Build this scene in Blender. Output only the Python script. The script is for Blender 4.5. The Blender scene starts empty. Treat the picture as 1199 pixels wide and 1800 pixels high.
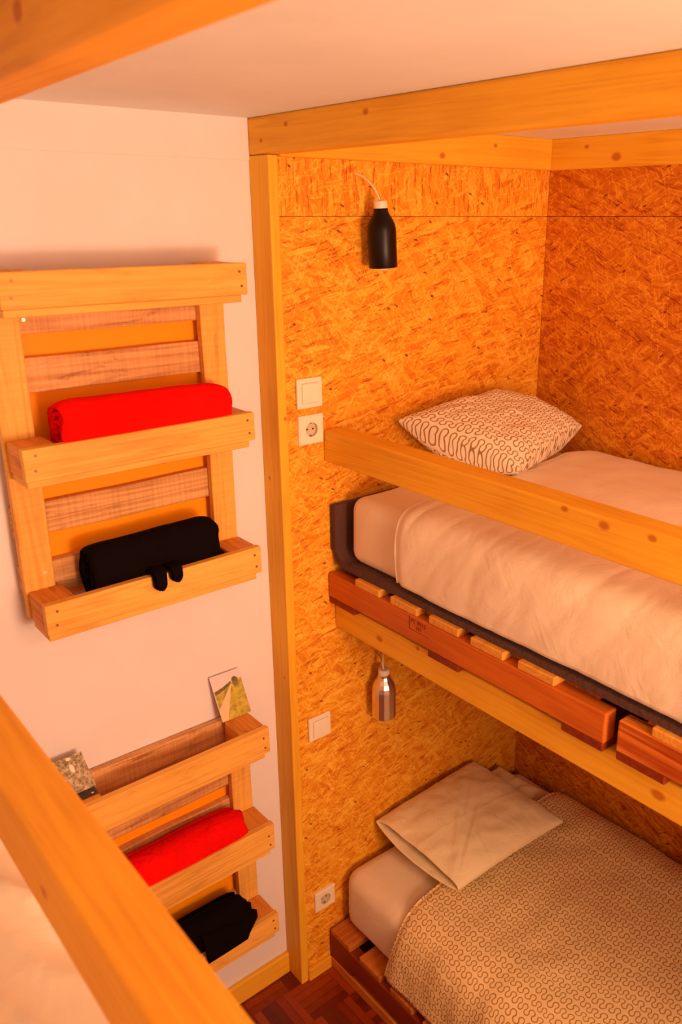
import bpy, bmesh, math, random
from mathutils import Vector, Matrix, noise
random.seed(7)
D = bpy.data
SC = bpy.context.scene
COL = SC.collection

# ------------------------------------------------------------------ camera
CAMZ = 2.418
cam_d = D.cameras.new('camera')
cam = D.objects.new('camera', cam_d); COL.objects.link(cam)
yaw, pitch = 0.7036, -0.3294
cam.location = (0, -1.8, CAMZ)
cam.rotation_mode = 'XYZ'
cam.rotation_euler = (math.pi/2 + pitch, 0, -yaw)
cam_d.sensor_fit = 'VERTICAL'
cam_d.sensor_height = 36.0
cam_d.sensor_width = 24.0
cam_d.lens = 1474.5/1800*36.0
cam_d.shift_x = (599.5-674.9)/1800.0
cam_d.shift_y = (884.5-900.0)/1800.0
cam_d.clip_start = 0.02
cam_d.dof.use_dof = True
cam_d.dof.focus_distance = 2.3
cam_d.dof.aperture_fstop = 5.6
SC.camera = cam

# ------------------------------------------------------------------ light
SC.view_settings.view_transform = 'Standard'
SC.view_settings.look = 'None'
SC.view_settings.exposure = -0.16
SC.view_settings.gamma = 1.0
SC.view_settings.use_curve_mapping = False
W = D.worlds.new('world'); SC.world = W; W.use_nodes = True
W.node_tree.nodes['Background'].inputs[0].default_value = (1.0, 0.55, 0.32, 1)
W.node_tree.nodes['Background'].inputs[1].default_value = 0.6

def area(name, loc, target, sx, sy, power, color):
    l = D.lights.new(name, 'AREA'); l.shape = 'RECTANGLE'; l.size = sx; l.size_y = sy
    l.energy = power; l.color = color
    o = D.objects.new(name, l); COL.objects.link(o); o.location = loc
    o.rotation_euler = (Vector(target)-Vector(loc)).to_track_quat('-Z', 'Y').to_euler()
    return o
area('window_daylight', (0.90, -3.28, 1.86), (1.0, 0, 1.9), 0.82, 1.04, 52, (1.0, 0.53, 0.275))
area('ceiling_lamp_light', (0.80, -2.35, 2.58), (0.95, -1.9, 0), 0.30, 0.30, 8, (1.0, 0.53, 0.275))
area('added_ceiling_fill', (0.75, -2.85, 1.75), (0.78, -1.9, 2.64), 0.35, 0.35, 34, (1.0, 0.59, 0.36))  # unseen fill added behind the camera, aimed up to brighten the ceiling

# ------------------------------------------------------------------ node helpers
def new_mat(name):
    m = D.materials.new(name); m.use_nodes = True
    nt = m.node_tree; b = nt.nodes['Principled BSDF']
    return m, nt, b
def nd(nt, t, **kw):
    n = nt.nodes.new(t)
    for k, v in kw.items(): setattr(n, k, v)
    return n
def sock(nt, s, v):
    if hasattr(v, 'is_linked') or isinstance(v, bpy.types.NodeSocket): nt.links.new(v, s)
    else: s.default_value = v
def M(nt, op, a, b=None, c=None, clamp=False):
    n = nd(nt, 'ShaderNodeMath', operation=op, use_clamp=clamp)
    sock(nt, n.inputs[0], a)
    if b is not None: sock(nt, n.inputs[1], b)
    if c is not None: sock(nt, n.inputs[2], c)
    return n.outputs[0]
def ramp(nt, f, stops, interp='LINEAR'):
    n = nd(nt, 'ShaderNodeValToRGB'); n.color_ramp.interpolation = interp
    el = n.color_ramp.elements
    while len(el) < len(stops): el.new(0.5)
    for e, (p, c) in zip(el, stops):
        e.position = p; e.color = (*c, 1) if len(c) == 3 else c
    nt.links.new(f, n.inputs[0]); return n.outputs[0]
def mixc(nt, f, a, b, mode='MIX'):
    n = nd(nt, 'ShaderNodeMix', data_type='RGBA', blend_type=mode)
    sock(nt, n.inputs[0], f)
    for i, v in ((6, a), (7, b)):
        if isinstance(v, tuple): n.inputs[i].default_value = (*v, 1) if len(v) == 3 else v
        else: nt.links.new(v, n.inputs[i])
    return n.outputs[2]
def noise_n(nt, vec, scale, detail=4, rough=0.55, dist=0.0):
    n = nd(nt, 'ShaderNodeTexNoise'); n.inputs['Scale'].default_value = scale
    n.inputs['Detail'].default_value = detail; n.inputs['Roughness'].default_value = rough
    n.inputs['Distortion'].default_value = dist
    if vec is not None: nt.links.new(vec, n.inputs['Vector'])
    return n.outputs[0]
def mapping(nt, vec, scale=(1, 1, 1), rot=(0, 0, 0), loc=(0, 0, 0)):
    n = nd(nt, 'ShaderNodeMapping'); n.inputs['Scale'].default_value = scale
    n.inputs['Rotation'].default_value = rot; n.inputs['Location'].default_value = loc
    nt.links.new(vec, n.inputs['Vector']); return n.outputs[0]
def objco(nt): return nd(nt, 'ShaderNodeTexCoord').outputs['Object']
def bump(nt, b, h, strength=0.3, dist=0.01):
    n = nd(nt, 'ShaderNodeBump'); n.inputs['Strength'].default_value = strength
    n.inputs['Distance'].default_value = dist
    nt.links.new(h, n.inputs['Height']); nt.links.new(n.outputs[0], b.inputs['Normal'])

# ------------------------------------------------------------------ materials
def wood(name, c_lo, c_mid, c_hi, axis='x', knots=(), rings=0.35, stain=0.0, rough=0.55, seed=0.0, saw=0.0):
    """planed or sawn softwood, grain along one axis; knots = list of (x,y,z,r) in object space"""
    m, nt, b = new_mat(name)
    co = objco(nt)
    co = mapping(nt, co, loc=(seed*1.7, seed*2.3, seed*0.9)) if seed else co
    st = {'x': (0.45, 11, 11), 'y': (11, 0.45, 11), 'z': (11, 11, 0.45)}[axis]
    fine = {'x': (6, 150, 150), 'y': (150, 6, 150), 'z': (150, 150, 6)}[axis]
    v1 = mapping(nt, co, scale=st)
    n1 = noise_n(nt, v1, 1.0, 3, 0.5, 0.6)
    r = M(nt, 'SINE', M(nt, 'MULTIPLY', n1, 70.0))
    r = M(nt, 'MULTIPLY_ADD', r, 0.5, 0.5)
    n2 = noise_n(nt, mapping(nt, co, scale=fine), 1.0, 3, 0.6)
    n3 = noise_n(nt, co, 3.0, 2, 0.5)
    f = M(nt, 'ADD', M(nt, 'MULTIPLY', r, rings), M(nt, 'MULTIPLY', n2, 0.45))
    f = M(nt, 'ADD', f, M(nt, 'MULTIPLY', n3, 0.55))
    f = M(nt, 'SUBTRACT', f, 0.12 + rings*0.3)
    c = ramp(nt, f, [(0.15, c_lo), (0.45, c_mid), (0.8, c_hi)])
    if saw:
        sv = {'x': (140, 3, 3), 'y': (3, 140, 3), 'z': (3, 3, 140)}[axis]
        ns = noise_n(nt, mapping(nt, co, scale=sv), 1.0, 2, 0.5)
        sw = ramp(nt, ns, [(0.35, (1-saw,)*3), (0.6, (1, 1, 1))])
        c = mixc(nt, 1.0, c, sw, 'MULTIPLY')
    if stain:
        ns = noise_n(nt, mapping(nt, co, scale={'x': (6, 26, 26), 'y': (26, 6, 26), 'z': (26, 26, 6)}[axis]), 1.0, 5, 0.65, 0.8)
        k = ramp(nt, ns, [(0.56, (0, 0, 0)), (0.66, (1, 1, 1))])
        c = mixc(nt, M(nt, 'MULTIPLY', k, stain), c, (0.13, 0.018, 0.006))
    if knots:
        raw = objco(nt)
        tot = None
        for (kx, ky, kz, kr) in knots:
            d = nd(nt, 'ShaderNodeVectorMath', operation='DISTANCE')
            mp = nd(nt, 'ShaderNodeVectorMath', operation='MULTIPLY')
            sq = {'x': (0.7, 1, 1), 'y': (1, 0.7, 1), 'z': (1, 1, 0.7)}[axis]
            mp.inputs[1].default_value = sq
            nt.links.new(raw, mp.inputs[0])
            nt.links.new(mp.outputs[0], d.inputs[0])
            d.inputs[1].default_value = (kx*sq[0], ky*sq[1], kz*sq[2])
            s = nd(nt, 'ShaderNodeMapRange'); s.inputs[1].default_value = kr*0.55; s.inputs[2].default_value = kr*1.15
            s.inputs[3].default_value = 0.7; s.inputs[4].default_value = 0.0
            nt.links.new(d.outputs['Value'], s.inputs[0])
            tot = s.outputs[0] if tot is None else M(nt, 'MAXIMUM', tot, s.outputs[0])
        c = mixc(nt, tot, c, (0.42, 0.06, 0.006))
    nt.links.new(c, b.inputs['Base Color'])
    b.inputs['Roughness'].default_value = rough
    b.inputs['Specular IOR Level'].default_value = 0.25
    bump(nt, b, f, 0.15, 0.002)
    return m

PINE = ((0.70, 0.31, 0.018), (0.87, 0.46, 0.030), (0.95, 0.56, 0.058))
def pine(name, axis, **k): return wood(name, *PINE, axis=axis, rings=0.12, **k)
SHELF = ((0.62, 0.27, 0.045), (0.86, 0.45, 0.09), (0.95, 0.56, 0.14))
GREYW = ((0.42, 0.17, 0.055), (0.72, 0.37, 0.14), (0.84, 0.50, 0.23))
REDW = ((0.42, 0.085, 0.008), (0.62, 0.15, 0.012), (0.72, 0.22, 0.02))

m_shelf_x = wood('sawn_wood_across', *SHELF, axis='x', rings=0.14, stain=0.18)
m_shelf_z = wood('sawn_wood_upright', *SHELF, axis='z', rings=0.16, saw=0.10, stain=0.2)
m_block = wood('sawn_block_wood', (0.5, 0.16, 0.02), (0.72, 0.27, 0.035), (0.85, 0.36, 0.06), axis='y', rings=0.2, stain=0.35)
m_grey_x = wood('weathered_board_wood', *GREYW, axis='x', rings=0.2, saw=0.14, stain=0.55)
m_red_y = wood('reddish_pallet_wood', *REDW, axis='y', rings=0.12)
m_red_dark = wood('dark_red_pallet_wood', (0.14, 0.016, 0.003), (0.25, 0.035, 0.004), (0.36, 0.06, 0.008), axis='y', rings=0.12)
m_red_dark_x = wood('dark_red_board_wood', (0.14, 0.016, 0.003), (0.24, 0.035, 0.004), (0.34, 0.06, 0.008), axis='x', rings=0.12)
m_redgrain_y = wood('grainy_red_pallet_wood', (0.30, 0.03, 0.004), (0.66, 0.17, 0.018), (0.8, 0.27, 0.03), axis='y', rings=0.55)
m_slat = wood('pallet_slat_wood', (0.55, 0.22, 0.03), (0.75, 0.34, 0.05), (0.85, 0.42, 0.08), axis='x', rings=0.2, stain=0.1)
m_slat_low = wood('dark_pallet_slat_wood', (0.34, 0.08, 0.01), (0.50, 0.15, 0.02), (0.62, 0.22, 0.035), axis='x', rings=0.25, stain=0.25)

def paint(name, col, var=0.03, rough=0.75, bscale=60):
    m, nt, b = new_mat(name); co = objco(nt)
    n = noise_n(nt, co, 5, 4, 0.6)
    hi = tuple(min(1, c*(1+var)) for c in col); lo = tuple(c*(1-var) for c in col)
    nt.links.new(ramp(nt, n, [(0.3, lo), (0.7, hi)]), b.inputs['Base Color'])
    b.inputs['Roughness'].default_value = rough; b.inputs['Specular IOR Level'].default_value = 0.15
    bump(nt, b, noise_n(nt, co, bscale, 3, 0.6), 0.08, 0.002)
    return m
m_white = paint('white_wall_paint', (0.81, 0.76, 0.80))
m_ceil = paint('ceiling_paint', (0.84, 0.87, 0.90))
m_orange = paint('orange_paint', (0.98, 0.34, 0.004), 0.02, 0.5)

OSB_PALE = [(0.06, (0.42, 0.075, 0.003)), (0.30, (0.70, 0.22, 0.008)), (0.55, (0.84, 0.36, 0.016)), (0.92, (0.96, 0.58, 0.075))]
OSB_SHADED = [(0.06, (0.28, 0.030, 0.002)), (0.30, (0.50, 0.120, 0.005)), (0.55, (0.66, 0.21, 0.008)), (0.92, (0.86, 0.40, 0.035))]  # darker, redder ramp: shade of the right wall painted into its colour
def osb(name, plane, lean=0.0, vertical=False, seed=0.0, tones=OSB_PALE):
    m, nt, b = new_mat(name)
    sx = nd(nt, 'ShaderNodeSeparateXYZ'); nt.links.new(objco(nt), sx.inputs[0])
    cb = nd(nt, 'ShaderNodeCombineXYZ')
    nt.links.new(sx.outputs[0 if plane == 'xz' else 1], cb.inputs[0])
    nt.links.new(sx.outputs[2], cb.inputs[1])
    base = cb.outputs[0]
    # gentle warp so the strands bend
    nz = nd(nt, 'ShaderNodeTexNoise'); nz.inputs['Scale'].default_value = 9; nz.inputs['Detail'].default_value = 3
    nt.links.new(base, nz.inputs['Vector'])
    vs = nd(nt, 'ShaderNodeVectorMath', operation='MULTIPLY_ADD')
    nt.links.new(nz.outputs['Color'], vs.inputs[0]); vs.inputs[1].default_value = (0.03, 0.03, 0)
    nt.links.new(base, vs.inputs[2])
    wb = vs.outputs[0]
    angs = [5, -22, 38, -55, 14, -35, 60, -8, 24, -48, 12] if not vertical else [85, 100, 70, 118, 92, 78, 60, 105, 88, 20, 97]
    val = None; hgt = None
    rnd = random.Random(int(seed*10)+3)
    for i, a in enumerate(angs):
        th = math.radians(a + lean)
        big = i >= 8
        L = rnd.uniform(0.06, 0.11) if big else rnd.uniform(0.035, 0.075); Wd = rnd.uniform(0.012, 0.020) if big else rnd.uniform(0.006, 0.012)
        mp = nd(nt, 'ShaderNodeMapping'); mp.vector_type = 'POINT'
        rr = nd(nt, 'ShaderNodeVectorRotate', rotation_type='Z_AXIS')
        nt.links.new(wb, rr.inputs['Vector']); rr.inputs['Angle'].default_value = -th
        mp.inputs['Scale'].default_value = (1/L, 1/Wd, 1); mp.inputs['Location'].default_value = (seed+i*7.3, i*3.1, 0)
        nt.links.new(rr.outputs[0], mp.inputs['Vector'])
        vo = nd(nt, 'ShaderNodeTexVoronoi', voronoi_dimensions='2D', feature='F1'); vo.inputs['Scale'].default_value = 1.0
        nt.links.new(mp.outputs[0], vo.inputs['Vector'])
        sp = nd(nt, 'ShaderNodeSeparateColor'); nt.links.new(vo.outputs['Color'], sp.inputs[0])
        g2 = nd(nt, 'ShaderNodeMapping'); g2.inputs['Scale'].default_value = (1.2, 5 if big else 3, 1); nt.links.new(mp.outputs[0], g2.inputs['Vector'])
        g = noise_n(nt, g2.outputs[0], 1.6, 4, 0.7)
        tone = M(nt, 'ADD', M(nt, 'MULTIPLY_ADD', sp.outputs[0], 0.52, 0.10), M(nt, 'MULTIPLY', M(nt, 'SUBTRACT', g, 0.36), 1.0))
        if val is None: val = tone; hgt = sp.outputs[2]
        else:
            mask = M(nt, 'GREATER_THAN', sp.outputs[1], 0.72 if big else 0.5)
            inr = nd(nt, 'ShaderNodeMapRange'); inr.inputs[1].default_value = 0.62; inr.inputs[2].default_value = 0.45
            nt.links.new(vo.outputs['Distance'], inr.inputs[0])
            mask = M(nt, 'MULTIPLY', M(nt, 'MULTIPLY', mask, inr.outputs[0]), 0.85 if big else 0.6)
            mx = nd(nt, 'ShaderNodeMix', data_type='FLOAT'); nt.links.new(mask, mx.inputs[0])
            nt.links.new(val, mx.inputs[2]); nt.links.new(tone, mx.inputs[3]); val = mx.outputs[0]
            mx = nd(nt, 'ShaderNodeMix', data_type='FLOAT'); nt.links.new(mask, mx.inputs[0])
            nt.links.new(hgt, mx.inputs[2]); nt.links.new(M(nt, 'ADD', sp.outputs[2], 0.2*i), mx.inputs[3]); hgt = mx.outputs[0]
    for i, (a, dark) in enumerate([(12, 0), (-30, 0), (48, 0), (-62, 0), (20, 1), (75, 0)]):
        rr = nd(nt, 'ShaderNodeVectorRotate', rotation_type='Z_AXIS'); nt.links.new(wb, rr.inputs['Vector'])
        rr.inputs['Angle'].default_value = -math.radians(a + lean + (70 if vertical else 0))
        mp = nd(nt, 'ShaderNodeMapping'); mp.inputs['Scale'].default_value = (1/0.055, 1/0.0042, 1); mp.inputs['Location'].default_value = (seed*3+i*5.1, i*9.7, 0)
        nt.links.new(rr.outputs[0], mp.inputs['Vector'])
        vo = nd(nt, 'ShaderNodeTexVoronoi', voronoi_dimensions='2D', feature='F1'); vo.inputs['Scale'].default_value = 1.0
        nt.links.new(mp.outputs[0], vo.inputs['Vector'])
        sp = nd(nt, 'ShaderNodeSeparateColor'); nt.links.new(vo.outputs['Color'], sp.inputs[0])
        k = M(nt, 'MULTIPLY', M(nt, 'GREATER_THAN', sp.outputs[1], 0.86), M(nt, 'LESS_THAN', vo.outputs['Distance'], 0.42))
        val = M(nt, 'ADD', val, M(nt, 'MULTIPLY', k, -0.30 if dark else 0.20))
    fn = noise_n(nt, wb, 130, 3, 0.7)
    val = M(nt, 'ADD', val, M(nt, 'MULTIPLY', M(nt, 'SUBTRACT', fn, 0.5), 0.42))
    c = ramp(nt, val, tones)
    # rare dark bark chips
    rr = nd(nt, 'ShaderNodeVectorRotate', rotation_type='Z_AXIS'); nt.links.new(wb, rr.inputs['Vector']); rr.inputs['Angle'].default_value = 0.5
    mp = nd(nt, 'ShaderNodeMapping'); mp.inputs['Scale'].default_value = (38, 95, 1); nt.links.new(rr.outputs[0], mp.inputs['Vector'])
    vo = nd(nt, 'ShaderNodeTexVoronoi', voronoi_dimensions='2D'); vo.inputs['Scale'].default_value = 1.0; nt.links.new(mp.outputs[0], vo.inputs['Vector'])
    sp = nd(nt, 'ShaderNodeSeparateColor'); nt.links.new(vo.outputs['Color'], sp.inputs[0])
    k = M(nt, 'MULTIPLY', M(nt, 'GREATER_THAN', sp.outputs[0], 0.985), M(nt, 'LESS_THAN', M(nt, 'ADD', vo.outputs['Distance'], M(nt, 'MULTIPLY', fn, 0.9)), 0.72))
    c = mixc(nt, M(nt, 'MULTIPLY', k, 0.85), c, (0.16, 0.02, 0.004))
    nt.links.new(c, b.inputs['Base Color'])
    b.inputs['Roughness'].default_value = 0.55; b.inputs['Specular IOR Level'].default_value = 0.3
    bump(nt, b, hgt, 0.25, 0.003)
    return m
m_osb_end = osb('strand_board_end', 'xz', lean=-4)
m_osb_end_top = osb('strand_board_end_top', 'xz', vertical=True, seed=2.0)
m_osb_right = osb('strand_board_right', 'yz', lean=8, seed=5.0, tones=OSB_SHADED)
m_osb_right_top = osb('strand_board_right_top', 'yz', lean=5, seed=9.0, tones=OSB_SHADED)

def parquet():
    m, nt, b = new_mat('mosaic_parquet')
    sx = nd(nt, 'ShaderNodeSeparateXYZ'); nt.links.new(objco(nt), sx.inputs[0])
    T = 0.14
    x = M(nt, 'DIVIDE', sx.outputs[0], T); y = M(nt, 'DIVIDE', sx.outputs[1], T)
    fx = M(nt, 'FLOOR', x); fy = M(nt, 'FLOOR', y)
    par = M(nt, 'FLOORED_MODULO', M(nt, 'ADD', fx, fy), 2.0)
    mx = nd(nt, 'ShaderNodeMix', data_type='FLOAT'); nt.links.new(par, mx.inputs[0]); nt.links.new(x, mx.inputs[2]); nt.links.new(y, mx.inputs[3])
    s = M(nt, 'MULTIPLY', mx.outputs[0], 5.0)
    si = M(nt, 'FLOOR', s); sf = M(nt, 'FRACT', s)
    cb = nd(nt, 'ShaderNodeCombineXYZ'); nt.links.new(si, cb.inputs[0])
    nt.links.new(M(nt, 'ADD', fx, M(nt, 'MULTIPLY', fy, 17.0)), cb.inputs[1]); nt.links.new(par, cb.inputs[2])
    wn = nd(nt, 'ShaderNodeTexWhiteNoise'); nt.links.new(cb.outputs[0], wn.inputs['Vector'])
    n = noise_n(nt, objco(nt), 30, 4, 0.6)
    f = M(nt, 'ADD', M(nt, 'MULTIPLY', wn.outputs['Value'], 0.7), M(nt, 'MULTIPLY', n, 0.4))
    c = ramp(nt, f, [(0.15, (0.09, 0.006, 0.002)), (0.55, (0.18, 0.016, 0.003)), (0.95, (0.33, 0.045, 0.007))])
    edge = M(nt, 'MINIMUM', sf, M(nt, 'SUBTRACT', 1.0, sf))
    g = M(nt, 'MULTIPLY', M(nt, 'LESS_THAN', edge, 0.045), 0.6)
    c = mixc(nt, g, c, (0.06, 0.005, 0.002))
    nt.links.new(c, b.inputs['Base Color']); b.inputs['Roughness'].default_value = 0.4
    return m
m_floor = parquet()

def cloth(name, col, lo=None, rough=0.9, weave=900, wr=0.35, wscale=9, sheen=0.2):
    m, nt, b = new_mat(name); co = objco(nt)
    n = noise_n(nt, co, 7, 4, 0.6)
    lo = lo or tuple(c*0.95 for c in col)
    nt.links.new(ramp(nt, n, [(0.35, lo), (0.65, col)]), b.inputs['Base Color'])
    b.inputs['Roughness'].default_value = rough; b.inputs['Specular IOR Level'].default_value = 0.1
    b.inputs['Sheen Weight'].default_value = sheen
    h = M(nt, 'ADD', M(nt, 'MULTIPLY', noise_n(nt, co, wscale, 5, 0.55, 0.7), 1.0), M(nt, 'MULTIPLY', noise_n(nt, co, weave, 2, 0.5), 0.02))
    bump(nt, b, h, wr, 0.02)
    return m
m_sheet = cloth('white_sheet_cotton', (0.90, 0.76, 0.58), wr=0.25)
m_case = cloth('white_pillowcase_cotton', (0.93, 0.79, 0.52), wr=0.3, wscale=14)
m_redfleece = cloth('red_fleece', (0.90, 0.004, 0.002), (0.78, 0.002, 0.001), wr=0.5, wscale=30, sheen=0.0)
m_black = cloth('black_fleece', (0.0035, 0.0008, 0.001), wr=0.3, wscale=30, sheen=0.0)
m_grey = cloth('dark_grey_felt', (0.10, 0.045, 0.035), wr=0.4, wscale=60, sheen=0.1)

def meander_group():
    g = D.node_groups.new('meander_field', 'ShaderNodeTree')
    g.interface.new_socket('Vector', in_out='INPUT', socket_type='NodeSocketVector')
    g.interface.new_socket('Field', in_out='OUTPUT', socket_type='NodeSocketFloat')
    gi = g.nodes.new('NodeGroupInput'); go = g.nodes.new('NodeGroupOutput')
    s = nd(g, 'ShaderNodeSeparateXYZ'); g.links.new(gi.outputs[0], s.inputs[0])
    u, v0 = s.outputs[0], s.outputs[1]
    cw = nd(g, 'ShaderNodeCombineXYZ'); g.links.new(u, cw.inputs[0]); g.links.new(v0, cw.inputs[1])
    v = M(g, 'ADD', v0, M(g, 'MULTIPLY', M(g, 'SUBTRACT', noise_n(g, cw.outputs[0], 9.0, 1, 0.5), 0.5), 0.035))
    SP = 0.0325
    r = M(g, 'FLOOR', M(g, 'DIVIDE', v, SP))
    vv = M(g, 'SUBTRACT', M(g, 'SUBTRACT', v, M(g, 'MULTIPLY', r, SP)), SP/2)
    def rn(su, k):
        cb = nd(g, 'ShaderNodeCombineXYZ'); g.links.new(M(g, 'MULTIPLY', u, su), cb.inputs[0]); g.links.new(M(g, 'MULTIPLY', r, k), cb.inputs[1])
        return M(g, 'SUBTRACT', noise_n(g, cb.outputs[0], 1.0, 1, 0.5), 0.5)
    P_, H_ = 0.0235, 0.0044; RHO = math.sqrt((P_/4)**2+H_**2)
    drift = M(g, 'MULTIPLY', rn(13.0, 5.3), 0.006)
    amp = M(g, 'ADD', 1.0, M(g, 'MULTIPLY', rn(34.0, 3.7), 0.5))
    y = M(g, 'DIVIDE', M(g, 'SUBTRACT', vv, drift), amp)
    x = M(g, 'ADD', M(g, 'ADD', u, M(g, 'MULTIPLY', rn(14.0, 8.1), 0.022)), M(g, 'MULTIPLY', r, 0.0077))
    x = M(g, 'ADD', x, M(g, 'MULTIPLY', M(g, 'LESS_THAN', y, 0.0), P_/2))
    fx = M(g, 'SUBTRACT', M(g, 'MULTIPLY', M(g, 'FRACT', M(g, 'DIVIDE', x, P_)), P_), P_/2)
    yy = M(g, 'SUBTRACT', M(g, 'ABSOLUTE', y), H_)
    rad = M(g, 'SQRT', M(g, 'ADD', M(g, 'MULTIPLY', fx, fx), M(g, 'MULTIPLY', yy, yy)))
    f = M(g, 'ABSOLUTE', M(g, 'SUBTRACT', rad, RHO))
    g.links.new(f, go.inputs[0])
    return g
MEANDER = meander_group()
def squiggle(name, base=(0.93, 0.72, 0.40), line=(0.38, 0.21, 0.05), lw=0.0013):
    m, nt, b = new_mat(name)
    uv = nd(nt, 'ShaderNodeUVMap').outputs[0]
    g = nd(nt, 'ShaderNodeGroup'); g.node_tree = MEANDER; nt.links.new(uv, g.inputs[0]); d = g.outputs[0]
    mr = nd(nt, 'ShaderNodeMapRange'); mr.inputs[1].default_value = lw*0.7; mr.inputs[2].default_value = lw*1.4
    mr.inputs[3].default_value = 1; mr.inputs[4].default_value = 0; nt.links.new(d, mr.inputs[0])
    c = mixc(nt, mr.outputs[0], base, line)
    nt.links.new(c, b.inputs['Base Color'])
    b.inputs['Roughness'].default_value = 0.9; b.inputs['Specular IOR Level'].default_value = 0.1
    bump(nt, b, noise_n(nt, objco(nt), 11, 5, 0.55, 0.7), 0.25, 0.02)
    return m
m_squig = squiggle('squiggle_print_cotton')
m_squig_p = squiggle('squiggle_print_pillowcase', base=(0.92, 0.80, 0.64), line=(0.34, 0.22, 0.08), lw=0.0015)

def plain(name, col, rough=0.4, metal=0.0, spec=0.5, emit=None):
    m, nt, b = new_mat(name)
    n = noise_n(nt, objco(nt), 40, 2, 0.5)
    nt.links.new(ramp(nt, n, [(0.3, tuple(c*0.96 for c in col)), (0.7, col)]), b.inputs['Base Color'])
    b.inputs['Roughness'].default_value = rough; b.inputs['Metallic'].default_value = metal
    b.inputs['Specular IOR Level'].default_value = spec
    return m
m_plastic = plain('white_plastic', (0.90, 0.80, 0.66), 0.35)
m_plastic_d = plain('shaded_plastic_well', (0.62, 0.50, 0.34), 0.5)
m_hole = plain('dark_hole', (0.03, 0.012, 0.008), 0.7)
m_blackmetal = plain('black_enamelled_metal', (0.005, 0.0008, 0.0015), 0.38, 0.0, 0.3)
m_alu = plain('brushed_aluminium', (0.86, 0.80, 0.74), 0.33, 1.0)
m_cord = plain('pale_cord', (0.90, 0.72, 0.45), 0.5)
m_bulb = plain('frosted_bulb', (0.95, 0.9, 0.85), 0.2)
m_nail = plain('nail_metal', (0.28, 0.12, 0.06), 0.4, 0.4)
m_screw = plain('bright_screw', (0.95, 0.85, 0.7), 0.3, 0.6)
m_ink = plain('stamp_ink', (0.16, 0.01, 0.004), 0.7)

# ------------------------------------------------------------------ mesh helpers
def tag(o, label=None, cat=None, group=None, kind=None):
    if label: o['label'] = label
    if cat: o['category'] = cat
    if group: o['group'] = group
    if kind: o['kind'] = kind
    return o
def link(name, bm, mats, loc=(0, 0, 0), parent=None, smooth=False, ang=None):
    """mesh object; bm is in world space; loc becomes the origin"""
    me = D.meshes.new(name)
    L = Vector(loc) if parent is None else Vector(parent.get('_org', (0, 0, 0)))
    bmesh.ops.translate(bm, verts=bm.verts, vec=-L)
    bm.to_mesh(me); bm.free()
    o = D.objects.new(name, me); COL.objects.link(o)
    if not isinstance(mats, (list, tuple)): mats = [mats]
    for m in mats: me.materials.append(m)
    if parent is None: o.location = L
    else: o.parent = parent
    o['_org'] = tuple(L)
    if smooth:
        for p in me.polygons: p.use_smooth = True
    return o
def thing(name, loc, label, cat, group=None):
    o = D.objects.new(name, None); COL.objects.link(o); o.location = loc; o.empty_display_size = 0.05
    o['_org'] = tuple(loc)
    return tag(o, label, cat, group)
def box(bm, x0, x1, y0, y1, z0, z1, bev=0.0015, seg=1, mat=0):
    r = bmesh.ops.create_cube(bm, size=1)
    vs = r['verts']
    for v in vs:
        v.co = Vector(((x0+x1)/2+v.co.x*(x1-x0), (y0+y1)/2+v.co.y*(y1-y0), (z0+z1)/2+v.co.z*(z1-z0)))
    fs = set(f for v in vs for f in v.link_faces)
    for f in fs: f.material_index = mat
    if bev > 0:
        es = list(set(e for v in vs for e in v.link_edges))
        bmesh.ops.bevel(bm, geom=es, offset=bev, segments=seg, affect='EDGES', profile=0.5)
    return bm
def B(*a, **k): return box(bmesh.new(), *a, **k)
def cyl(bm, c, axis, r, h, seg=16, r2=None, mat=0):
    q = Vector(axis).normalized().to_track_quat('Z', 'Y').to_matrix().to_4x4()
    n0 = len(bm.faces)
    bmesh.ops.create_cone(bm, cap_ends=True, segments=seg, radius1=r, radius2=r if r2 is None else r2, depth=h,
                          matrix=Matrix.Translation(Vector(c)) @ q)
    bm.faces.ensure_lookup_table()
    for f in bm.faces[n0:]: f.material_index = mat
    return bm
def lathe(prof, seg=40):
    bm = bmesh.new(); rings = []
    for r, z in prof:
        rings.append([bm.verts.new((r*math.cos(2*math.pi*i/seg), r*math.sin(2*math.pi*i/seg), z)) for i in range(seg)])
    for a, b in zip(rings, rings[1:]):
        for i in range(seg):
            bm.faces.new((a[i], a[(i+1) % seg], b[(i+1) % seg], b[i]))
    return bm
def tube(pts, r, seg=8):
    bm = bmesh.new(); rings = []
    pts = [Vector(p) for p in pts]
    for i, p in enumerate(pts):
        t = (pts[min(i+1, len(pts)-1)]-pts[max(i-1, 0)]).normalized()
        q = t.to_track_quat('Z', 'Y')
        rings.append([bm.verts.new(p + q @ Vector((r*math.cos(2*math.pi*k/seg), r*math.sin(2*math.pi*k/seg), 0))) for k in range(seg)])
    for a, b in zip(rings, rings[1:]):
        for i in range(seg): bm.faces.new((a[i], a[(i+1) % seg], b[(i+1) % seg], b[i]))
    bm.faces.new(rings[0][::-1]); bm.faces.new(rings[-1])
    return bm
def bez(p0, p1, p2, p3, n=14):
    o = []
    for i in range(n+1):
        t = i/n; o.append(tuple((1-t)**3*a+3*(1-t)**2*t*b+3*(1-t)*t*t*c+t**3*d for a, b, c, d in zip(p0, p1, p2, p3)))
    return o
def fb(x, y, z=0.0, s=1.0): return noise.noise(Vector((x*s, y*s, z)))
def ridge(x, y, z=0.0): return 1-abs(noise.noise(Vector((x, y, z))))*2

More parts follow.
